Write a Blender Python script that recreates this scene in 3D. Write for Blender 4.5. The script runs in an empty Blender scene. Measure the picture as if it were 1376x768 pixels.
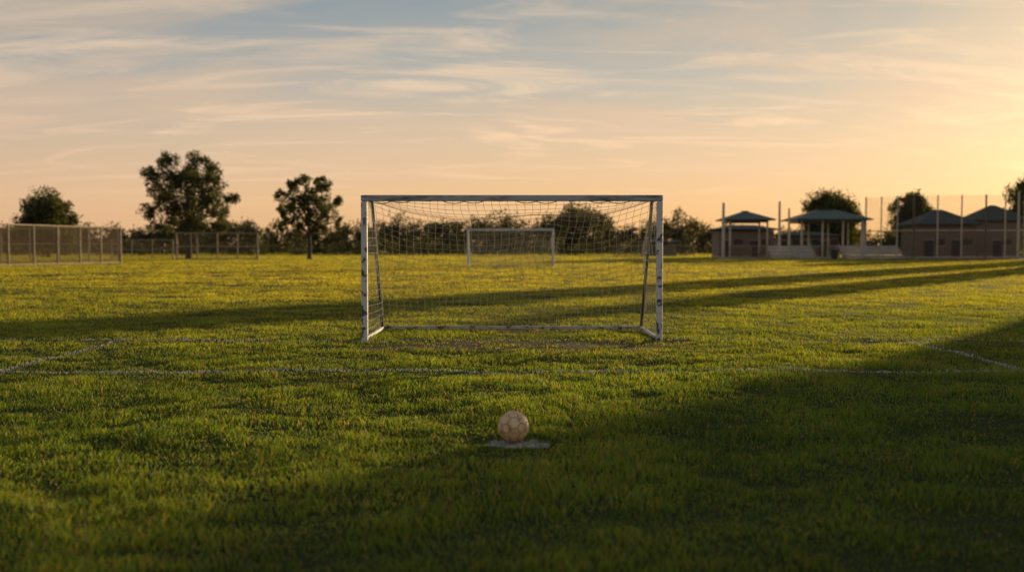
import bpy, math, numpy as np
from mathutils import Vector, Matrix
rng=np.random.default_rng(7)
scene=bpy.context.scene
scene.view_settings.view_transform='Standard'
scene.view_settings.look='None'
scene.view_settings.exposure=0
AZ=math.radians(37.0); EL=math.radians(7.4)
SUN=Vector((math.sin(AZ)*math.cos(EL),math.cos(AZ)*math.cos(EL),math.sin(EL)))

# ---------------------------------------------------------------- noise
_T=rng.random((256,256))
def vn(x,y,s,o=0):
    x=x/s+o*17.3; y=y/s+o*9.1
    xi=np.floor(x).astype(int); yi=np.floor(y).astype(int)
    fx=x-xi; fy=y-yi
    fx=fx*fx*(3-2*fx); fy=fy*fy*(3-2*fy)
    a=_T[xi%256,yi%256]; b=_T[(xi+1)%256,yi%256]; c=_T[xi%256,(yi+1)%256]; d=_T[(xi+1)%256,(yi+1)%256]
    return (a*(1-fx)+b*fx)*(1-fy)+(c*(1-fx)+d*fx)*fy
def fbm(x,y,s,o=0):
    return (vn(x,y,s,o)+.5*vn(x,y,s*.5,o+1)+.25*vn(x,y,s*.25,o+2))/1.75
def undul(x,y):
    r=np.hypot(x,y)
    return ((fbm(x,y,1.3,3)-.5)*.08+(fbm(x,y,9,5)-.5)*.10)*np.clip(1-r/160,0,1)
def wear(x,y):
    e=((x-.1)/2.5)**2+((y-13.7)/1.0)**2
    w=np.clip(1.35-e,0,1)*np.clip((fbm(x,y,.5,8)-.22)*2.8,0,1)
    e2=((x-.3)/1.6)**2+((y-16.3)/.5)**2
    return np.clip(w+np.clip(1.2-e2,0,1)*.7,0,1)

# ---------------------------------------------------------------- materials
def nmat(name):
    m=bpy.data.materials.new(name); m.use_nodes=True
    nt=m.node_tree; b=nt.nodes['Principled BSDF']
    return m,nt,b
def simple(name,c1,c2,scale=3,rough=.7,bump=0.0,metal=0,thr=(.35,.65),stretch=(1,1,1)):
    m,nt,b=nmat(name); N=nt.nodes; L=nt.links
    tc=N.new('ShaderNodeTexCoord'); mp=N.new('ShaderNodeMapping'); mp.inputs['Scale'].default_value=stretch
    n=N.new('ShaderNodeTexNoise'); n.inputs['Scale'].default_value=scale; n.inputs['Detail'].default_value=6
    r=N.new('ShaderNodeValToRGB'); e=r.color_ramp.elements
    e[0].position=thr[0]; e[0].color=(*c1,1); e[1].position=thr[1]; e[1].color=(*c2,1)
    L.new(tc.outputs['Object'],mp.inputs[0]); L.new(mp.outputs[0],n.inputs['Vector'])
    L.new(n.outputs['Fac'],r.inputs[0]); L.new(r.outputs[0],b.inputs['Base Color'])
    b.inputs['Roughness'].default_value=rough; b.inputs['Metallic'].default_value=metal
    if bump:
        bp=N.new('ShaderNodeBump'); bp.inputs['Strength'].default_value=bump; bp.inputs['Distance'].default_value=.02
        L.new(n.outputs['Fac'],bp.inputs['Height']); L.new(bp.outputs[0],b.inputs['Normal'])
    return m
def leafmat(name,trans=.5,tint=(1.6,1.5,.8)):
    m=bpy.data.materials.new(name); m.use_nodes=True; nt=m.node_tree; N=nt.nodes; L=nt.links
    N.clear()
    o=N.new('ShaderNodeOutputMaterial'); at=N.new('ShaderNodeAttribute'); at.attribute_name='Col'
    d=N.new('ShaderNodeBsdfDiffuse'); t=N.new('ShaderNodeBsdfTranslucent'); mx=N.new('ShaderNodeMixShader')
    mu=N.new('ShaderNodeMix'); mu.data_type='RGBA'; mu.blend_type='MULTIPLY'; mu.inputs['Factor'].default_value=1
    L.new(at.outputs['Color'],d.inputs['Color']); L.new(at.outputs['Color'],mu.inputs['A']); mu.inputs['B'].default_value=(*tint,1)
    L.new(mu.outputs['Result'],t.inputs['Color']); mx.inputs[0].default_value=trans
    g=N.new('ShaderNodeBsdfGlossy'); g.inputs['Roughness'].default_value=.45; g.inputs['Color'].default_value=(.8,.8,.8,1)
    m2=N.new('ShaderNodeMixShader'); m2.inputs[0].default_value=.03
    L.new(d.outputs[0],mx.inputs[1]); L.new(t.outputs[0],mx.inputs[2])
    L.new(mx.outputs[0],m2.inputs[1]); L.new(g.outputs[0],m2.inputs[2]); L.new(m2.outputs[0],o.inputs[0])
    return m
M_grass=leafmat('grass_blades',.58,(2.6,2.0,.7))
M_chalk=leafmat('chalked_blades',.25,(1.0,1.0,1.0))
M_leaf=leafmat('tree_leaves',.4,(1.7,1.5,.7))
M_bark=simple('bark',(.05,.035,.025),(.11,.08,.055),4,.9,.5,stretch=(3,3,.6))
M_paint=simple('worn_white_paint',(.07,.075,.085),(.62,.62,.60),9,.55,.3,thr=(.39,.47))
M_paintbar=simple('scuffed_shaded_paint',(.08,.09,.11),(.42,.45,.48),6,.5,.2,thr=(.3,.52),stretch=(.5,2,2))  # scuffed crossbar paint with its shade put into the grey-blue
M_strut=simple('dark_steel',(.05,.055,.065),(.16,.17,.19),12,.5,.2)
M_rail=simple('ground_bar_paint',(.05,.05,.05),(.50,.50,.48),7,.6,.2,thr=(.38,.50))
M_net=simple('net_cord',(.34,.31,.25),(.50,.46,.38),5,.8)
M_gpaint=simple('goal_paint_clean',(.6,.58,.55),(.78,.76,.72),3,.5)
M_post=simple('galvanised_post',(.30,.22,.14),(.42,.32,.21),2,.7)
M_pole=simple('cream_pole_paint',(.50,.42,.32),(.62,.53,.41),2,.5)
M_roof=simple('green_metal_roof',(.014,.052,.036),(.024,.072,.050),1.2,.5,.1)
M_roof2=simple('grey_shingle_roof',(.055,.065,.055),(.09,.10,.085),3,.9,.3)
M_conc=simple('concrete',(.34,.32,.29),(.46,.44,.40),2,.85,.2)
M_alu=simple('bleacher_aluminium',(.55,.54,.52),(.70,.68,.65),2,.55)
M_wood=simple('bench_boards',(.16,.11,.07),(.24,.17,.11),3,.8)
M_dark=simple('dark_green_plastic',(.02,.03,.025),(.03,.045,.035),3,.6)
M_door=simple('door_paint',(.05,.04,.03),(.08,.06,.045),2,.5)
M_dirt=simple('infield_clay',(.16,.085,.045),(.24,.13,.07),.6,.95,.4)
M_glass=simple('window_glass',(.03,.035,.04),(.05,.055,.06),1,.15)
M_brick,nt,b=nmat('brick'); 
br=nt.nodes.new('ShaderNodeTexBrick'); br.inputs['Color1'].default_value=(.20,.14,.095,1); br.inputs['Color2'].default_value=(.27,.195,.135,1)
br.inputs['Mortar'].default_value=(.28,.25,.21,1); br.inputs['Scale'].default_value=4
tc=nt.nodes.new('ShaderNodeTexCoord'); mp=nt.nodes.new('ShaderNodeMapping'); mp.inputs['Rotation'].default_value=(math.pi/2,0,0)
nt.links.new(tc.outputs['Object'],mp.inputs[0]); nt.links.new(mp.outputs[0],br.inputs['Vector']); nt.links.new(br.outputs[0],b.inputs['Base Color'])
b.inputs['Roughness'].default_value=.9
def chain(name,pitch,thick,col):
    m,nt,b=nmat(name); N=nt.nodes; L=nt.links
    uv=N.new('ShaderNodeUVMap'); sp=N.new('ShaderNodeSeparateXYZ'); L.new(uv.outputs[0],sp.inputs[0])
    def M(op,a,b2=None):
        n=N.new('ShaderNodeMath'); n.operation=op
        for i,v in enumerate((a,b2)):
            if v is None: continue
            if isinstance(v,(int,float)): n.inputs[i].default_value=v
            else: L.new(v,n.inputs[i])
        return n.outputs[0]
    a=M('ADD',sp.outputs[0],sp.outputs[1]); c=M('SUBTRACT',sp.outputs[0],sp.outputs[1])
    w=[]
    for q in (a,c):
        f=M('FRACT',M('DIVIDE',q,pitch)); w.append(M('LESS_THAN',M('ABSOLUTE',M('SUBTRACT',f,.5)),thick/2))
    fac=M('MAXIMUM',w[0],w[1])
    b.inputs['Base Color'].default_value=(*col,1); b.inputs['Roughness'].default_value=.85; b.inputs['Specular IOR Level'].default_value=.05
    tr=N.new('ShaderNodeBsdfTransparent'); mx=N.new('ShaderNodeMixShader')
    L.new(fac,mx.inputs[0]); L.new(tr.outputs[0],mx.inputs[1]); L.new(b.outputs[0],mx.inputs[2])
    L.new(mx.outputs[0],N['Material Output'].inputs[0]); return m
M_chain=chain('chain_link_wire',.07,.14,(.19,.14,.085))
M_bnet=chain('backstop_netting',.09,.10,(.12,.10,.08))

# ---------------------------------------------------------------- mesh builder
class MB:
    def __init__(s): s.v=[];s.f=[];s.m=[];s.uv={}
    def box(s,c,size,mi=0,rz=0.0):
        n=len(s.v); hx,hy,hz=[q/2 for q in size]; cr,sr=math.cos(rz),math.sin(rz)
        for dz in(-hz,hz):
            for dx,dy in((-hx,-hy),(hx,-hy),(hx,hy),(-hx,hy)):
                s.v.append((c[0]+dx*cr-dy*sr,c[1]+dx*sr+dy*cr,c[2]+dz))
        for f in((3,2,1,0),(4,5,6,7),(0,1,5,4),(1,2,6,5),(2,3,7,6),(3,0,4,7)):
            s.f.append(tuple(n+i for i in f)); s.m.append(mi)
    def tube(s,pts,rad,mi=0,sides=8):
        pts=[Vector(p) for p in pts]; n0=len(s.v)
        for i,p in enumerate(pts):
            d=(pts[min(i+1,len(pts)-1)]-pts[max(i-1,0)]).normalized()
            a=d.cross(Vector((0,0,1)) if abs(d.z)<.9 else Vector((0,1,0))).normalized(); b=d.cross(a)
            r=rad[i] if hasattr(rad,'__len__') else rad
            for k in range(sides):
                t=2*math.pi*(k+.5)/sides; q=p+a*(math.cos(t)*r)+b*(math.sin(t)*r); s.v.append(tuple(q))
        for i in range(len(pts)-1):
            for k in range(sides):
                k2=(k+1)%sides; s.f.append((n0+i*sides+k,n0+i*sides+k2,n0+(i+1)*sides+k2,n0+(i+1)*sides+k)); s.m.append(mi)
        s.f.append(tuple(n0+k for k in range(sides))[::-1]); s.m.append(mi)
        s.f.append(tuple(n0+(len(pts)-1)*sides+k for k in range(sides))); s.m.append(mi)
    def poly(s,vs,mi=0,uv=None):
        n=len(s.v); s.v+= [tuple(v) for v in vs]; 
        if uv: s.uv[len(s.f)]=uv
        s.f.append(tuple(range(n,n+len(vs)))); s.m.append(mi)
    def hip(s,c,w,d,z,h,mi,over=.5,th=.18):
        W=w/2+over; D=d/2+over; rg=max(W-D,0); x,y=c[0],c[1]
        s.box((x,y,z-th/2),(2*W,2*D,th),mi)
        e=.003; A=[(x-W,y-D,z+e),(x+W,y-D,z+e),(x+W,y+D,z+e),(x-W,y+D,z+e)]; R=[(x-rg,y,z+h),(x+rg+.01,y,z+h)]
        s.poly([A[0],A[1],R[1],R[0]],mi); s.poly([A[2],A[3],R[0],R[1]],mi); s.poly([A[1],A[2],R[1]],mi); s.poly([A[3],A[0],R[0]],mi)
    def build(s,name,mats,loc=(0,0,0),rz=0,parent=None,bevel=0,smooth=False):
        me=bpy.data.meshes.new(name); me.from_pydata(s.v,[],s.f); 
        for m in mats: me.materials.append(m)
        me.polygons.foreach_set('material_index',s.m)
        if s.uv:
            l=me.uv_layers.new(name='UVMap')
            for fi,u in s.uv.items():
                for k,li in enumerate(me.polygons[fi].loop_indices): l.data[li].uv=u[k]
        if smooth: me.polygons.foreach_set('use_smooth',[True]*len(s.f))
        o=bpy.data.objects.new(name,me); scene.collection.objects.link(o); o.location=loc; o.rotation_euler[2]=rz
        if parent: o.parent=parent
        if bevel:
            b=o.modifiers.new('Bevel','BEVEL'); b.width=bevel; b.segments=2
        return o
def npmesh(name,V,F,mats,col=None,mi=None,parent=None):
    me=bpy.data.meshes.new(name); k=F.shape[1]
    me.vertices.add(len(V)); me.vertices.foreach_set('co',V.astype(np.float32).ravel())
    me.loops.add(F.size); me.loops.foreach_set('vertex_index',F.astype(np.int32).ravel())
    me.polygons.add(len(F)); me.polygons.foreach_set('loop_start',np.arange(0,F.size,k,dtype=np.int32))
    try: me.polygons.foreach_set('loop_total',np.full(len(F),k,dtype=np.int32))
    except Exception: pass
    for m in mats: me.materials.append(m)
    if mi is not None: me.polygons.foreach_set('material_index',mi.astype(np.int32))
    if col is not None:
        a=me.color_attributes.new('Col','FLOAT_COLOR','POINT'); c=np.ones((len(V),4),np.float32); c[:,:3]=col
        a.data.foreach_set('color',c.ravel())
    me.update(calc_edges=True)
    o=bpy.data.objects.new(name,me); scene.collection.objects.link(o)
    if parent: o.parent=parent
    return o

# ---------------------------------------------------------------- ground
def axis(near,step,far):
    a=list(np.arange(0,near,step)); s=step
    while a[-1]<far: s*=1.18; a.append(a[-1]+s)
    a=np.array(a); return np.concatenate([-a[:0:-1],a])
gx=axis(10,.2,4000); gy=axis(20,.2,4000)
X,Y=np.meshgrid(gx,gy); Z=undul(X,Y)
V=np.stack([X.ravel(),Y.ravel(),Z.ravel()-.008],1)
nx=len(gx); ii,jj=np.meshgrid(np.arange(nx-1),np.arange(len(gy)-1)); q=(jj*nx+ii).ravel()
F=np.stack([q,q+1,q+nx+1,q+nx],1)
w=wear(X,Y).ravel()[:,None]
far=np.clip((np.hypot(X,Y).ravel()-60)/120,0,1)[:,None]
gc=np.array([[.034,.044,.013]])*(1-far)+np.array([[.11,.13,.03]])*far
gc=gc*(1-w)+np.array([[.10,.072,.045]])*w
gm,nt,b=nmat('turf_soil'); N=nt.nodes; L=nt.links
at=N.new('ShaderNodeAttribute'); at.attribute_name='Col'; n=N.new('ShaderNodeTexNoise'); n.inputs['Scale'].default_value=14; n.inputs['Detail'].default_value=8
tc=N.new('ShaderNodeTexCoord'); L.new(tc.outputs['Object'],n.inputs['Vector'])
mr=N.new('ShaderNodeMapRange'); mr.inputs['To Min'].default_value=.5; mr.inputs['To Max'].default_value=1.5; L.new(n.outputs['Fac'],mr.inputs['Value'])
mu=N.new('ShaderNodeVectorMath'); mu.operation='SCALE'; L.new(at.outputs['Color'],mu.inputs[0]); L.new(mr.outputs[0],mu.inputs['Scale'])
L.new(mu.outputs[0],b.inputs['Base Color']); b.inputs['Roughness'].default_value=1; b.inputs['Specular IOR Level'].default_value=.1
bp=N.new('ShaderNodeBump'); bp.inputs['Distance'].default_value=.03; L.new(n.outputs['Fac'],bp.inputs['Height']); L.new(bp.outputs[0],b.inputs['Normal'])
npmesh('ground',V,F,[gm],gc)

# ---------------------------------------------------------------- grass
BALL=(.01,7.04)
yy=np.linspace(1.2,270,20000); dens=3900/(1+(yy/9)**2.15); half=.56*yy+1.8
pdf=dens*2*half; cdf=np.cumsum(pdf)*(yy[1]-yy[0]); total=int(cdf[-1]); print('blades',total)
u=rng.random(total)*cdf[-1]; y=np.interp(u,cdf,yy); x=(rng.random(total)*2-1)*(.56*y+1.8)
W=wear(x,y); keep=rng.random(total)>W*.8
infield=((x-61)/24)**2+((y-112.5)/5.5)**2<1; keep&=~infield
x=x[keep];y=y[keep]
ne=2600   # extra chalk-coated blades on the penalty mark
ea=rng.random(ne)*6.283; er=np.sqrt(rng.random(ne))*.24
x=np.concatenate([x,BALL[0]+np.cos(ea)*er*1.1]); y=np.concatenate([y,BALL[1]-.06+np.sin(ea)*er*.85])
W=wear(x,y); n=len(x)
c1=fbm(x,y,.26,11); c2=fbm(x,y,.85,21); c3=fbm(x,y,5,31); c4=fbm(x*.5,y,2.4,37)
cl=np.clip((c1*.6+c2*.4-.30)*2.5,0,1)
h=(.011+.052*cl**1.3)*(.6+.8*rng.random(n))*(1-.5*W)
tall=rng.random(n)<.02; h[tall]*=1.5
lod=1+(y/10)**1.05
wd=.0041*lod*(.7+.6*rng.random(n))
h=h*(1+np.clip(y-20,0,100)/250)
ds=np.hypot((x-BALL[0])/1.15,(y-BALL[1]+.06)/.85)
spot=ds<(.07+.22*fbm(x,y,.10,61))
pit=(ds<.30)|((np.abs(x-BALL[0])<.24)&(y>6.5)&(y<7)); h[pit]=np.minimum(h[pit]*.6,.022)
h[spot]=np.maximum(h[spot],.012)
z=undul(x,y)-.01
th=rng.random(n)*6.283; ph=rng.random(n)*6.283; ln=h*(.25+.75*rng.random(n))
g=np.stack([.056+.040*c3+.03*c4,.122+.044*c3+.018*c4,.016+.007*c3],1)
g*= (.65+.7*rng.random(n))[:,None]
g*= (.50+1.05*c2)[:,None]
fr=np.clip((y-9)/32,0,1)[:,None]; g=g*(1+np.array([[1.75,.80,.30]])*fr)  # far blades warmed and brightened, standing in for stronger sunlight
dead=rng.random(n)<(.06+.16*np.clip(c2-.45,0,1)*2+.25*W)
g[dead]=np.array([.23,.18,.065])*(.7+.6*rng.random(dead.sum()))[:,None]
def near(d,wid): return np.clip(1.25-np.abs(d)/(wid/2),0,1)
line=np.zeros(n)
line=np.maximum(line,near(y-14.45-.03*np.sin(x*.7),.14)*(np.abs(x)<40)*.9)
line=np.maximum(line,near(y-10.95-.03*np.sin(x),.14)*((x>-5.75)&(x<5.8)))
line=np.maximum(line,near(x+5.65-.02*np.sin(y*2),.16)*((y<14.5)&(y>10.9)))
line=np.maximum(line,near(x-5.73,.16)*((y<14.5)&(y>10.9)))
pat=.42+.6*np.clip((fbm(x,y,.4,71)-.32)*2.6,0,1)
h=np.where(line>.3,np.clip(h,.018,.035),h); lb=np.abs(y-10.80)<.08; h[lb&(np.abs(x)<5.8)]*=.65; lb=np.abs(y-14.3)<.10; h[lb]*=.65
wh=(rng.random(n)<np.clip(line*1.3,0,1)*pat)|(spot&(rng.random(n)<.85*np.clip((fbm(x,y,.05,77)-.15)*3.4,0.2,1)))
g[wh]=np.array([.72,.72,.70])*(.5+.5*rng.random(wh.sum()))[:,None]
px,py=np.cos(th),np.sin(th); lx,ly=np.cos(ph)*ln,np.sin(ph)*ln
nearm=y<15
def P(a,b,c): return np.stack([a,b,c],1)
m=nearm; 
v0=P(x-px*wd/2,y-py*wd/2,z)[m]; v1=P(x+px*wd/2,y+py*wd/2,z)[m]
v2=P(x-px*wd*.42+lx*.35,y-py*wd*.42+ly*.35,z+h*.6)[m]; v3=P(x+px*wd*.42+lx*.35,y+py*wd*.42+ly*.35,z+h*.6)[m]
v4=P(x+lx,y+ly,z+h)[m]
Vn=np.stack([v0,v1,v2,v3,v4],1).reshape(-1,3); b0=np.arange(m.sum())*5
Fn=np.stack([b0,b0+1,b0+2, b0+1,b0+3,b0+2, b0+2,b0+3,b0+4],1).reshape(-1,3)
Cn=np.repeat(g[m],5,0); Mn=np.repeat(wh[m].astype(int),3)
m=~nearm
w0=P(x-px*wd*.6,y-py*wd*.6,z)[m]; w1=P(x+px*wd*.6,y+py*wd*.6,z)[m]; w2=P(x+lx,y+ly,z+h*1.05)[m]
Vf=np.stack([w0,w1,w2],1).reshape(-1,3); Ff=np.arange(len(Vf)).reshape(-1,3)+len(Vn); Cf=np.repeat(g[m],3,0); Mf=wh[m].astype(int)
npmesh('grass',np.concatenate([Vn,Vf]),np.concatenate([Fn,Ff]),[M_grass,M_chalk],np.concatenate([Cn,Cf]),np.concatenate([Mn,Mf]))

# ---------------------------------------------------------------- football
def football(loc,R=.11):
    import bmesh
    bm=bmesh.new(); bmesh.ops.create_icosphere(bm,subdivisions=1,radius=1)
    iv=[v.co.normalized() for v in bm.verts]; hf=[f.calc_center_median().normalized() for f in bm.faces]; bm.free()
    nrm=np.array([list(v) for v in iv]+[list(v) for v in hf]); off=np.array([2.3274]*12+[2.2673]*20)
    bm=bmesh.new(); bmesh.ops.create_icosphere(bm,subdivisions=7,radius=1)
    me=bpy.data.meshes.new('football'); bm.to_mesh(me); bm.free()
    n=len(me.vertices); co=np.zeros(n*3); me.vertices.foreach_get('co',co); co=co.reshape(-1,3)
    d=(co@nrm.T)/off; s=np.sort(d,1); gap=(s[:,-1]-s[:,-2])*2.4/ .40
    idx=d.argmax(1)
    seam=np.exp(-(gap/.05)**2); puff=np.clip(gap/.35,0,1)**.5
    r=R*(1-.020*seam+.004*puff)
    A=Matrix.Rotation(.5,3,'X')@Matrix.Rotation(.35,3,'Z'); A=np.array(A)
    me.vertices.foreach_set('co',((co*r[:,None])@A.T).astype(np.float32).ravel())
    tone=.90+.2*rng.random(32); 
    c=np.array([.76,.53,.29])*tone[idx][:,None]*(1-.70*seam)[:,None]
    a=me.color_attributes.new('Col','FLOAT_COLOR','POINT'); cc=np.ones((n,4),np.float32); cc[:,:3]=c; a.data.foreach_set('color',cc.ravel())
    m,nt,b=nmat('worn_ball_leather'); N=nt.nodes; L=nt.links
    at=N.new('ShaderNodeAttribute'); at.attribute_name='Col'
    no=N.new('ShaderNodeTexNoise'); no.inputs['Scale'].default_value=22; no.inputs['Detail'].default_value=9; tc=N.new('ShaderNodeTexCoord'); L.new(tc.outputs['Object'],no.inputs['Vector'])
    rp=N.new('ShaderNodeValToRGB'); e=rp.color_ramp.elements; e[0].position=.33; e[0].color=(.6,.52,.42,1); e[1].position=.55; e[1].color=(1.05,1.05,1.05,1); L.new(no.outputs['Fac'],rp.inputs[0])
    mu=N.new('ShaderNodeMix'); mu.data_type='RGBA'; mu.blend_type='MULTIPLY'; mu.inputs['Factor'].default_value=1
    L.new(at.outputs['Color'],mu.inputs['A']); L.new(rp.outputs[0],mu.inputs['B']); L.new(mu.outputs['Result'],b.inputs['Base Color'])
    b.inputs['Roughness'].default_value=.5
    bp=N.new('ShaderNodeBump'); bp.inputs['Distance'].default_value=.0012; L.new(no.outputs['Fac'],bp.inputs['Height']); L.new(bp.outputs[0],b.inputs['Normal'])
    me.materials.append(m); me.polygons.foreach_set('use_smooth',[True]*len(me.polygons))
    o=bpy.data.objects.new('football',me); scene.collection.objects.link(o); o.location=loc
football((BALL[0],BALL[1],.11+float(undul(np.array([BALL[0]]),np.array([BALL[1]]))[0])+.004))

# ---------------------------------------------------------------- goals
def goal(loc,Wd,H,dt,db,pw,mats,cell,cr,sag,seed,rot=0):
    r=np.random.default_rng(seed)
    e=bpy.data.objects.new('soccer_goal',None); scene.collection.objects.link(e); e.location=loc; e.rotation_euler[2]=rot
    h=Wd/2
    for s,nm in((-1,'left_post'),(1,'right_post')):
        b=MB(); b.box((s*h,0,(H-pw)/2-.02),(pw,pw,H-pw+.035)); b.build(nm,[mats[0]],parent=e,bevel=.015)
    b=MB(); b.box((0,0,H-pw/2),(Wd+pw,pw*1.02,pw)); b.build('crossbar',[mats[1]],parent=e,bevel=.015)
    for s,nm in((-1,'left'),(1,'right')):
        b=MB(); X=s*(h-.005)
        b.tube([(X,pw*.5,H-.045),(X,dt,H-.05),(X,dt+.06,H-.10),(X,db-.02,.06)],.026,0,10); b.build(nm+'_strut',[mats[2]],parent=e,smooth=True)
        b=MB(); b.box((X,db/2+pw*.25,.04),(.05,db-pw*.5,.05)); b.build(nm+'_ground_bar',[mats[0]],parent=e,bevel=.01)
    b=MB(); b.box((0,db+.028,.045),(Wd+.04,.05,.05)); b.build('rear_ground_bar',[mats[3]],parent=e,bevel=.01)
    Vs=[];E=[]
    def grid(P,nu,nv,wrap=False):
        b=len(Vs); 
        for j in range(nv+1):
            for i in range(nu+1): Vs.append(P(i/nu,j/nv))
        for j in range(nv+1):
            for i in range(nu+1):
                k=b+j*(nu+1)+i
                if i<nu: E.append((k,k+1))
                if j<nv: E.append((k,k+nu+1))
    L1=dt; L2=math.hypot(db-dt,H); L=L1+L2; vt=L1/L
    ph=r.random(6)*6
    def back(u,v):
        x=(u*2-1)*(h-.03); su=math.sin(math.pi*u)
        sg=sag*(min(1,su*1.25))**.8*(1+.18*math.sin(7*u+ph[0])+.1*math.sin(17*u+ph[1]))
        if v<vt:
            t=v/vt; y=pw*.4+t*(dt-pw*.4); z=H-.06-sg*(t**1.1)-.10*su*math.sin(math.pi*t)
        else:
            t=(v-vt)/(1-vt); zt=H-.07-sg; y=dt+(db-dt)*t**(.9)+ .10*su*math.sin(math.pi*t)-sg*.3*(1-t); z=zt*(1-t)+.06*t
        x+=.03*math.sin(9*v+ph[2]+3*u)*math.sin(math.pi*v)+.02*math.sin(23*v+11*u)*su; y+=.03*math.sin(11*u+5*v+ph[3])*math.sin(math.pi*min(1,v))
        z+=.022*math.sin(19*u+3*v+ph[4])*math.sin(math.pi*v)
        return (x,y,z)
    grid(back,int(Wd/cell),int(L/cell))
    for s in(-1,1):
        def side(u,v,s=s):
            z=.06+(H-.12)*v; tz=1-v; ye=dt+(db-dt)*tz; y=pw*.4+u*(ye-pw*.4)
            x=s*(h-.01)-s*(.12*math.sin(math.pi*u)*math.sin(math.pi*v)*(1+.5*math.sin(5*v+ph[5]+s)))
            x+=.015*math.sin(13*v+6*u); return (x,y+.02*math.sin(9*v+s),z)
        grid(side,int(db*.75/cell),int(H/cell))
    Vs=np.array(Vs);E=np.array(E); a=Vs[E[:,0]];b2=Vs[E[:,1]]; d=b2-a; d/=np.linalg.norm(d,axis=1)[:,None]+1e-9
    ref=np.where(np.abs(d[:,2:3])<.9,np.array([[0,0,1.]]),np.array([[0,1.,0]])); p=np.cross(d,ref); p/=np.linalg.norm(p,axis=1)[:,None]; q=np.cross(d,p)
    ring=[]
    for base in(a,b2):
        for k in range(4):
            t=k*math.pi/2; ring.append(base+p*math.cos(t)*cr+q*math.sin(t)*cr)
    V=np.stack(ring,1).reshape(-1,3); o=np.arange(len(E))*8
    F=np.concatenate([np.stack([o+k,o+(k+1)%4,o+4+(k+1)%4,o+4+k],1) for k in range(4)])
    npmesh('net',V,F,[M_net],parent=e)
    b=MB(); n=60; pts=[( (i/n*2-1)*(h-.04),pw*.45,H-.07-.035*abs(math.sin(i*math.pi/5))-.02*math.sin(i*.4)) for i in range(n+1)]
    b.tube(pts,.006,0,5); b.build('net_lacing',[mats[2]],parent=e)
    return e
gz=float(undul(np.array([0.]),np.array([15.]))[0])
goal((0,14.45,gz),4.28,2.12,.75,1.95,.088,[M_paint,M_paintbar,M_strut,M_rail],.115,.0026,.26,3)
goal((-.1,70,0),5.98,2.66,.8,2.2,.15,[M_gpaint,M_gpaint,M_gpaint,M_gpaint],.2,.010,.15,5)

# ---------------------------------------------------------------- trees
def leaves(centers,radii,nper,size,r,flat=.85,col=(.048,.066,.018),spread=.27,sc=45):
    C=[];K=[]
    for (c,R,nn) in zip(centers,radii,nper):
        ns=max(6,int(nn/sc)); d=r.normal(size=(ns,3)); d/=np.linalg.norm(d,axis=1)[:,None]
        sub=np.array(c)+d*(R*(.25+.85*r.random(ns)**.6))[:,None]*np.array([1,1,flat])
        k=r.integers(0,ns,nn); p=sub[k]+np.clip(r.normal(size=(nn,3)),-1.9,1.9)*R*spread
        C.append(p); K.append(.5+1.0*r.random(ns)[k])
    C=np.concatenate(C);K=np.concatenate(K); n=len(C)
    a=r.normal(size=(n,3)); a/=np.linalg.norm(a,axis=1)[:,None]; b=np.cross(a,r.normal(size=(n,3))); b/=np.linalg.norm(b,axis=1)[:,None]
    s=size*(.6+.8*r.random(n))[:,None]
    V=np.stack([C-a*s*.5,C+b*s*.33,C+a*s*.5,C-b*s*.33],1).reshape(-1,3); F=np.arange(4*n).reshape(-1,4)
    keep=V.reshape(-1,4,3)[:,:,2].min(1)>-.1
    col=np.array(col)*(K*(.8+.4*r.random(n)))[:,None]
    return V,F[keep],np.repeat(col,4,0)
TC=(.080,.092,.026)
def tree(name,x,y,clumps,trunk_r,fork,size=.26,dens=330,seed=1,col=TC,spread=.22):
    r=np.random.default_rng(seed); e=bpy.data.objects.new(name,None); scene.collection.objects.link(e); e.location=(x,y,float(undul(np.array([x]),np.array([y]))[0]))
    cs=[(c[0],(c[2] if len(c)>3 else r.uniform(-1,1)*max(abs(q[0]) for q in clumps)*.6),c[1]) for c in clumps]; rs=[c[-1] for c in clumps]
    top=max(c[2] for c in cs)
    b=MB(); b.tube([(0,0,-.2),(.02,0,.3),(.08,.03,fork*.6),(.03,0,fork),(-.1,.05,(fork+top)/2),(0,0,top)],[trunk_r*1.5,trunk_r*1.05,trunk_r*.9,trunk_r*.8,trunk_r*.42,.03],0,10)
    for c in cs:
        z0=fork*(.85+.3*r.random())+max(0,(c[2]-fork))*.25; mid=((c[0])*.45,c[1]*.45,z0*.45+c[2]*.55)
        b.tube([(0,0,min(z0,c[2])),mid,c],[trunk_r*.35,trunk_r*.2,.02],0,6)
        for k in range(3):
            d=r.normal(size=3)*.6*rs[0]; b.tube([mid,(mid[0]+d[0],mid[1]+d[1],mid[2]+abs(d[2]))],[trunk_r*.12,.01],0,4)
    b.build('trunk_and_limbs',[M_bark],parent=e,smooth=True)
    V,F,C=leaves(cs,rs,[int(dens*R*R) for R in rs],size,r,col=col,spread=spread)
    npmesh('foliage',V,F,[M_leaf],C,parent=e)
big=[(-1.5,10.7,1.1),(.9,11.1,1.1),(2.4,10.1,1.1),(-3.1,9.2,1.1),(3.5,8.5,1.1),(-4.0,7.7,1.1),(-1.2,8.6,1.5),(1.2,8.6,1.6),(0,6.6,1.6),(-2.5,6.5,1.4),(2.8,6.6,1.5),(-4.5,5.2,1.0),(-1.9,4.8,1.4),(1.6,4.6,1.4),(4.0,5.2,1.1),(4.5,6.9,.9),(-4.0,3.6,.8),(3.5,3.6,.9),(-.4,9.6,1.1),(0,3.7,1.2)]
tree('added_shadow_tree',-36.7,113,big,.32,2.6,.25,700,11)
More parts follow.
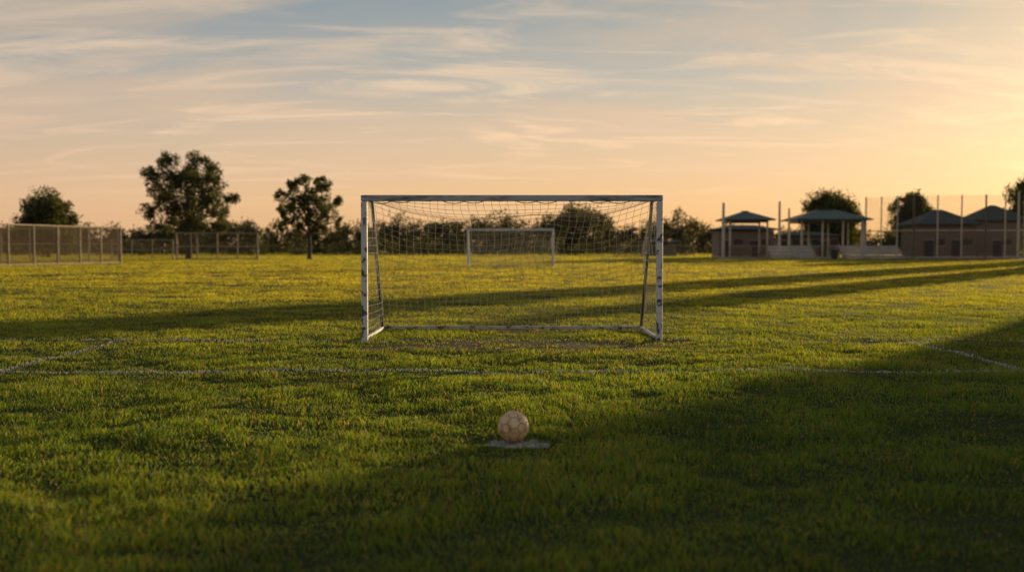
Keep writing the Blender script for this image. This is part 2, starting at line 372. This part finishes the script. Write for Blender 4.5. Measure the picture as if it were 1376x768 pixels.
med=[(-.3,8.9,.85),(1.1,9.1,.75),(-1.7,8.2,.9),(2.1,8.0,.9),(-2.8,7.1,.8),(.2,7.4,1.2),(-3.3,5.8,.7),(-1.3,6.2,1.2),(1.4,6.3,1.2),(3.0,6.7,.8),(2.5,5.1,1.0),(0,4.9,1.2),(-2.1,4.7,1.0),(3.5,4.3,.6),(-2.8,3.6,.6),(-.8,3.8,.9),(1.2,3.8,.9)]
tree('added_shadow_tree',-23.4,115,med,.24,2.3,.25,700,12)
def rnd(w,h,n,s,lo=.3):
    out=[]
    for i in range(n):
        a=i*2.4+s; t=.25+.7*((i*53)%10)/10; f=i/n
        out.append((math.cos(a)*w*.5*t*(1-.45*f),h*(lo+(.86-lo)*f),math.sin(a)*w*.5*t*(1-.45*f),w*.2*(.75+.5*((i*37)%10)/10)))
    return out
tree('added_shadow_tree',-61,131,rnd(8.5,8.6,18,1,.2),.25,1.6,.30,480,13)
tree('added_shadow_tree',46,144,rnd(9.5,9.4,20,2,.2),.25,1.6,.30,480,14)
tree('added_shadow_tree',58.5,146,rnd(7,9.9,16,3,.25),.22,2,.30,480,15)
tree('added_shadow_tree',72.5,140,rnd(8,11.6,18,4,.25),.25,2,.30,480,16)
colm=[(0.35*math.sin(i*2.1),1.2+i*.85,.35*math.cos(i*1.7),1.8*(1-.02*i)) for i in range(18)]
tree('poplar_tree',52.6,96.6,colm,.24,1.2,.34,700,17,spread=.33)
colm2=[(0.2*math.sin(i*2.1),.9+i*.72,.2*math.cos(i*1.7),1.4*(1-.04*i)) for i in range(10)]
tree('poplar_tree',37.6,68.2,colm2,.16,.8,.30,900,18,spread=.32)
per=(math.cos(AZ),-math.sin(AZ)); sdir=(math.sin(AZ),math.cos(AZ))
sp=[]
for i in range(22):
    a=-4.6+5.6*((i*0.618)%1); t=-1.6+3.2*((i*.414)%1); zz=8.7+3.5*((i*.733)%1)
    sp.append((per[0]*a+sdir[0]*t,zz,per[1]*a+sdir[1]*t,1.0))
tree('added_shadow_tree',35.0,51.7,sp,.26,5.4,.26,300,19)  # unseen tree added; crown placed to shade the lower-left foreground

r=np.random.default_rng(99)
hx=np.array([-260,-134,-110,-95,-66,-58,-46,-36,-26,-17,-10,-3.5,3,9,15.5,22,28,36,41,49,56,70,100,160,260])
hz=np.array([7.5,6.5,8.0,7,9.0,6.8,6.8,7.9,8.6,9.6,7.9,9.8,8.6,9.6,12.6,11.9,6.8,7.5,11.2,8,6,6,7,8,8])
cs=[];rs=[];nn=[]
for xx in np.arange(-250,255,1.8):
    H=np.interp(xx,hx,hz)*r.uniform(.76,1.05); R=r.uniform(1.5,2.5)
    for zc in np.arange(H-R,-.5,-2.1):
        cs.append((xx+r.uniform(-1.2,1.2),r.uniform(238,262),zc)); rs.append(R*r.uniform(.9,1.2)); nn.append(280)
V,F,C=leaves(cs,rs,nn,.66,r,col=(.085,.085,.042),spread=.38,sc=25); npmesh('tree_line',V,F,[M_leaf],C)  # distance haze put into the lifted, greyer leaf colour
cs=[];rs=[];nn=[]
for xx in np.arange(-130,34,1.4):
    H=r.uniform(1.4,3.0)*(1.3 if r.random()<.2 else 1); cs.append((xx,r.uniform(170,188),H*.45)); rs.append(H*.6); nn.append(170)
V,F,C=leaves(cs,rs,nn,.38,r,col=(.055,.06,.026),spread=.4,sc=20); npmesh('hedge_row',V,F,[M_leaf],C)

# ---------------------------------------------------------------- fences
def fence(name,pts,H,sp,mats,rails=(1.0,),pr=.04,skip=()):
    b=MB(); acc=0
    for (x0,y0),(x1,y1) in zip(pts[:-1],pts[1:]):
        Ls=math.hypot(x1-x0,y1-y0); n=max(1,round(Ls/sp))
        for i in range(n+1):
            t=i/n; b.tube([(x0+(x1-x0)*t,y0+(y1-y0)*t,-.2),(x0+(x1-x0)*t,y0+(y1-y0)*t,H+.05)],pr*(1.3 if i in(0,n) else 1),0,8)
        for rr in rails: b.tube([(x0,y0,H*rr-.02),(x1,y1,H*rr-.02)],pr*.75,0,6)
        b.poly([(x0,y0,.04),(x1,y1,.04),(x1,y1,H-.03),(x0,y0,H-.03)],1,uv=[(acc,0),(acc+Ls,0),(acc+Ls,H),(acc,H)]); acc+=Ls
    return b.build(name,mats)
fence('chain_link_fence',[(-41,55),(-37.6,70.5),(-34,86.5)],3.05,2.7,[M_post,M_chain],(1,.03),.08)
fence('chain_link_fence',[(-34.3,86.9),(-60,92)],3.05,3.0,[M_post,M_chain],(1,.55),.07)
fence('chain_link_fence',[(-45,112),(-37.6,110.5)],2.2,2.4,[M_post,M_chain],(1,.5),.055)
fence('chain_link_fence',[(-37.2,110.5),(-28.6,112)],2.95,2.0,[M_post,M_chain],(1,.5,.03),.085)
fence('chain_link_fence',[(16,150),(27,148)],1.6,3,[M_post,M_chain],(1,),.05)
K=1.1
fence('backstop_fence',[(39.2*K,110.5*K),(42.7*K,106*K),(49.8*K,104.8*K),(56*K,105*K),(62*K,109*K)],7.4,2.4,[M_pole,M_bnet],(.45,.03),.075)
fence('chain_link_fence',[(53.5*K,100*K),(53.8*K,92*K),(64*K,90*K)],2.6,2.6,[M_post,M_chain],(1,.03),.05)
fence('chain_link_fence',[(23.3*K,106.5*K),(39*K,106*K)],1.5,2.6,[M_post,M_chain],(1,),.045)

# ---------------------------------------------------------------- shelters and buildings
def shelter(x,y,w,d,eave,rh,name='picnic_shelter',cols=(-1,-.33,.33,1)):
    x,y,w,d,eave,rh=[q*K for q in (x,y,w,d,eave,rh)]
    b=MB()
    for sx in cols:
        for sy in(-1,1):
            b.box((sx*(w/2-.3),sy*(d/2-.3),eave/2-.2),(.2,.2,eave+.2),1)
    for sy in(-1,1): b.box((0,sy*(d/2-.3),eave-.3),(w-.7,.16,.24),3)
    b.hip((0,0),w,d,eave,rh,0,.55,.14)
    b.box((0,0,eave+rh+.02),(max(w-d,.4)+.3,.3,.08),0)
    b.box((0,0,.03),(w+.4,d+.4,.1),2)
    for tx in(-w*.25,w*.25):
        b.box((tx,0,.76),(1.9,.8,.06),3)
        for s in(-1,1): b.box((tx,s*.72,.45),(1.9,.28,.05),3); b.box((tx+s*.6,0,.42),(.09,1.3,.08),3); b.box((tx+s*.6,0,.38),(.09,.09,.7),3)
    b.build(name,[M_roof,M_pole,M_conc,M_wood],(x,y,0))
def brickhouse(x,y,w,d,eave,rh,roof,name='brick_building',doors=2):
    x,y,w,d,eave,rh=[q*K for q in (x,y,w,d,eave,rh)]
    e=bpy.data.objects.new(name,None); scene.collection.objects.link(e); e.location=(x,y,0)
    b=MB(); b.box((0,0,eave/2-.1),(w,d,eave),0); b.build('walls',[M_brick],parent=e)
    b=MB(); b.hip((0,0),w,d,eave+.15,rh,0,.5,.18); b.build('roof',[roof],parent=e)
    b=MB(); b.box((0,0,.12),(w+.1,d+.1,.3),0); b.build('plinth',[M_conc],parent=e)
    for i in range(doors):
        xx=(i+.5)/doors*w-w/2-w*.1
        b=MB(); b.box((xx,-d/2-.02,1.18),(1.1,.08,2.1),0); b.box((xx,-d/2-.02,2.28),(1.3,.14,.1),1); b.box((xx+w*.2,-d/2-.02,2.0),(1.1,.08,.8),2); b.box((xx+w*.2,-d/2-.04,1.55),(1.3,.16,.1),1); b.build('door_and_window',[M_door,M_conc,M_glass],parent=e)
shelter(34.9,111,7.3,5.6,4.3,1.15)
shelter(26.4,113,4.7,4.2,4.35,.95,cols=(-1,1))
brickhouse(28.0,121,6.6,4,3.3,.5,M_roof2,doors=2)
brickhouse(36.5,124,7.0,4,2.6,.4,M_roof2,doors=3)
brickhouse(48.3,113,6.2,5.4,3.7,1.65,M_roof2,doors=2)
brickhouse(57.3,119,5.6,5,4.3,1.8,M_roof2,doors=1)
brickhouse(20.6,140,4.4,4,1.9,.3,M_roof2,doors=1)
def pole(x,y,h,r=.13,name='utility_pole',arm=False):
    x*=K;y*=K;h*=K
    b=MB(); b.tube([(0,0,-.2),(0,0,h*.5),(0,0,h)],[r*1.15,r,r*.85],0,10); b.tube([(0,0,-.1),(0,0,.25)],r*1.8,1,10); b.tube([(0,0,h-.02),(0,0,h+.08)],[r*1.05,.02],0,10)
    b.build(name,[M_pole,M_conc],(x,y,0))
pole(22.9,108,6.0,.18); pole(28.7,107,6.1,.15); pole(30.0,108,5.4,.13)
pole(37.9,108,4.2,.15); pole(52.3,103,6.9,.12); pole(53.6,104,6.7,.12)
def bleacher(x,y,w,rows=3):
    b=MB()
    for i in range(rows):
        b.box((0,i*.62,.42+i*.36),(w,.3,.06),0); b.box((0,i*.62-.32,.16+i*.36),(w,.3,.04),0); b.box((0,i*.62+.16,.28+i*.36),(w,.03,.22),0)
    for k in range(int(w/1.8)+1):
        xx=-w/2+.1+k*(w-.2)/int(w/1.8); b.tube([(xx,-.4,.02),(xx,rows*.62-.4,.35+rows*.36)],.035,1,6); b.tube([(xx,rows*.62-.5,0),(xx,rows*.62-.5,.3+rows*.36)],.035,1,6); b.tube([(xx,0,0),(xx,0,.42)],.035,1,6)
    b.build('bleacher',[M_alu,M_post],(x*K,y*K,0))
bleacher(29.4,104,5.2,4); bleacher(37.4,103,6.8,4)
b=MB(); b.tube([(0,0,0),(0,0,.95)],[.32,.38],0,14); b.tube([(0,0,.93),(0,0,1.08),(0,0,1.16)],[.41,.39,.12],0,14); b.build('trash_can',[M_dark],(33.2*K,102.6*K,0))
b=MB(); n=32
b.poly([(61+24*math.cos(2*math.pi*k/n),112.5+5.5*math.sin(2*math.pi*k/n),.045) for k in range(n)],0); b.build('dirt_infield',[M_dirt])

def shadow_caster():  # unseen building added to cast the large foreground shadow
    dirv=Vector((math.sin(AZ),math.cos(AZ),0)); per=Vector((math.cos(AZ),-math.sin(AZ),0))
    P0=Vector((9.35,18.4,0))+dirv*45; Wd,D,H=30,13,9.9
    c=P0+per*Wd/2+dirv*D/2; rz=math.atan2(per.y,per.x)
    e=bpy.data.objects.new('brick_shadow_caster',None); scene.collection.objects.link(e); e.location=c; e.rotation_euler[2]=rz
    b=MB(); b.box((0,0,H/2),(Wd,D,H),0); b.build('walls',[M_brick],parent=e)
    b=MB(); b.box((0,0,H+.1),(Wd+.3,D+.3,.25),0); b.build('parapet',[M_conc],parent=e)
    b=MB()
    for i in range(9):
        for zz in(2.0,6.0):
            xx=-Wd/2+2.2+i*3.2; b.box((xx,-D/2-.02,zz),(1.7,.1,1.5),0); b.box((xx,-D/2-.05,zz-.82),(1.9,.22,.12),1); b.box((xx,-D/2-.04,zz),(.06,.1,1.46),1)
    b.build('windows',[M_glass,M_conc],parent=e)
shadow_caster()

# ---------------------------------------------------------------- sky
w=bpy.data.worlds.new('World'); scene.world=w; w.use_nodes=True; nt=w.node_tree; N=nt.nodes; L=nt.links; N.clear()
out=N.new('ShaderNodeOutputWorld'); bg=N.new('ShaderNodeBackground'); bg.inputs['Strength'].default_value=.105; L.new(bg.outputs[0],out.inputs[0])
sky=N.new('ShaderNodeTexSky'); sky.sky_type='NISHITA'; sky.sun_disc=False; sky.sun_elevation=EL; sky.sun_rotation=AZ; sky.air_density=1; sky.dust_density=2
tc=N.new('ShaderNodeTexCoord'); sp=N.new('ShaderNodeSeparateXYZ'); L.new(tc.outputs['Generated'],sp.inputs[0])
def ma(op,a,b=None,c=None,clamp=False):
    n=N.new('ShaderNodeMath'); n.operation=op; n.use_clamp=clamp
    for i,v in enumerate((a,b,c)):
        if v is None: continue
        if isinstance(v,(int,float)): n.inputs[i].default_value=v
        else: L.new(v,n.inputs[i])
    return n.outputs[0]
def ramp(f,st,interp='EASE'):
    r=N.new('ShaderNodeValToRGB'); e=r.color_ramp.elements; r.color_ramp.interpolation=interp
    while len(e)<len(st): e.new(.5)
    for k,(p,c) in zip(e,st): k.position=p; k.color=(*c,1)
    L.new(f,r.inputs[0]); return r.outputs[0]
def mix(f,a,b,bl='MIX'):
    n=N.new('ShaderNodeMix'); n.data_type='RGBA'; n.blend_type=bl
    if isinstance(f,(int,float)): n.inputs['Factor'].default_value=f
    else: L.new(f,n.inputs['Factor'])
    for s,v in(('A',a),('B',b)):
        if isinstance(v,tuple): n.inputs[s].default_value=(*v,1)
        else: L.new(v,n.inputs[s])
    return n.outputs['Result']
z=ma('MAXIMUM',sp.outputs[2],0.0)
left=ramp(z,[(0,(.80,.47,.25)),(.05,(.79,.51,.30)),(.10,(.65,.49,.35)),(.16,(.42,.41,.38)),(.24,(.21,.28,.34)),(.5,(.13,.19,.28)),(1,(.09,.13,.21))],'LINEAR')
right=ramp(z,[(0,(.95,.51,.20)),(.05,(.94,.58,.28)),(.10,(.82,.59,.37)),(.16,(.58,.52,.43)),(.24,(.34,.38,.38)),(.5,(.17,.21,.27)),(1,(.09,.13,.21))],'LINEAR')
dt=N.new('ShaderNodeVectorMath'); dt.operation='DOT_PRODUCT'; L.new(tc.outputs['Generated'],dt.inputs[0]); dt.inputs[1].default_value=SUN
fz=ma('MULTIPLY_ADD',dt.outputs['Value'],1.9,-.85,True)
base=mix(fz,left,right)
glow=ma('MULTIPLY',ma('POWER',ma('MAXIMUM',dt.outputs['Value'],0.0),45),.75)
base=mix(glow,base,(1.0,.72,.40))
zi=ma('ADD',z,.13); cx=ma('DIVIDE',sp.outputs[0],zi); cy=ma('DIVIDE',sp.outputs[1],zi)
cb=N.new('ShaderNodeCombineXYZ'); L.new(cx,cb.inputs[0]); L.new(cy,cb.inputs[1])
def cloud(rot,sc,ns,det,dist,lo,hi,off=0):
    mp=N.new('ShaderNodeMapping'); mp.inputs['Rotation'].default_value=(0,0,rot); mp.inputs['Scale'].default_value=(*sc,1); mp.inputs['Location'].default_value=(off,off*.7,off*.3)
    L.new(cb.outputs[0],mp.inputs[0]); n=N.new('ShaderNodeTexNoise'); n.inputs['Scale'].default_value=ns; n.inputs['Detail'].default_value=det; n.inputs['Roughness'].default_value=.60; n.inputs['Distortion'].default_value=dist
    L.new(mp.outputs[0],n.inputs['Vector']); mr=N.new('ShaderNodeMapRange'); mr.interpolation_type='SMOOTHSTEP'; mr.inputs['From Min'].default_value=lo; mr.inputs['From Max'].default_value=hi
    L.new(n.outputs['Fac'],mr.inputs['Value']); return mr.outputs[0]
soft=cloud(.55,(.6,1.0),1.1,7,.5,.40,.62,3.1)
wisp=cloud(-.75,(.5,1.5),1.9,10,.9,.50,.68,5.2)
wisp2=cloud(.7,(.4,1.7),2.6,10,.7,.52,.68,12.4)
elev=N.new('ShaderNodeMapRange'); elev.inputs['From Min'].default_value=.03; elev.inputs['From Max'].default_value=.11; L.new(z,elev.inputs['Value'])
cc=ramp(z,[(0,(.82,.49,.27)),(.08,(.75,.52,.36)),(.16,(.60,.47,.36)),(.25,(.48,.41,.34)),(.6,(.25,.25,.26)),(1,(.12,.14,.18))],'LINEAR')
cc=mix(ma('MULTIPLY',fz,.6),cc,mix(1.0,cc,(1.35,1.26,1.12),'MULTIPLY'))
base=mix(ma('MULTIPLY',ma('MULTIPLY',soft,.85),elev.outputs[0]),base,cc)
cw=mix(1.0,cc,(1.34,1.28,1.18),'MULTIPLY')
base=mix(ma('MULTIPLY',ma('MULTIPLY',wisp,.75),elev.outputs[0]),base,cw)
base=mix(ma('MULTIPLY',ma('MULTIPLY',wisp2,.5),elev.outputs[0]),base,cw)
ten=mix(1.0,base,(9.6,9.6,9.6),'MULTIPLY')
L.new(mix(.92,sky.outputs[0],ten),bg.inputs['Color'])

sd=bpy.data.lights.new('sun','SUN'); sd.energy=5; sd.angle=math.radians(.5); sd.color=(1,.75,.40)
so=bpy.data.objects.new('sun',sd); scene.collection.objects.link(so); so.rotation_euler=SUN.to_track_quat('Z','Y').to_euler(); so.location=(40,50,30)

cam=bpy.data.cameras.new('camera'); co=bpy.data.objects.new('camera',cam); scene.collection.objects.link(co)
cam.lens=35; cam.sensor_width=36; cam.clip_end=9000; cam.clip_start=.05
co.location=(0,0,1.35); co.rotation_euler=(math.radians(90-2.22),0,0)
cam.dof.use_dof=True; cam.dof.focus_distance=11.0; cam.dof.aperture_fstop=1.15
scene.camera=co
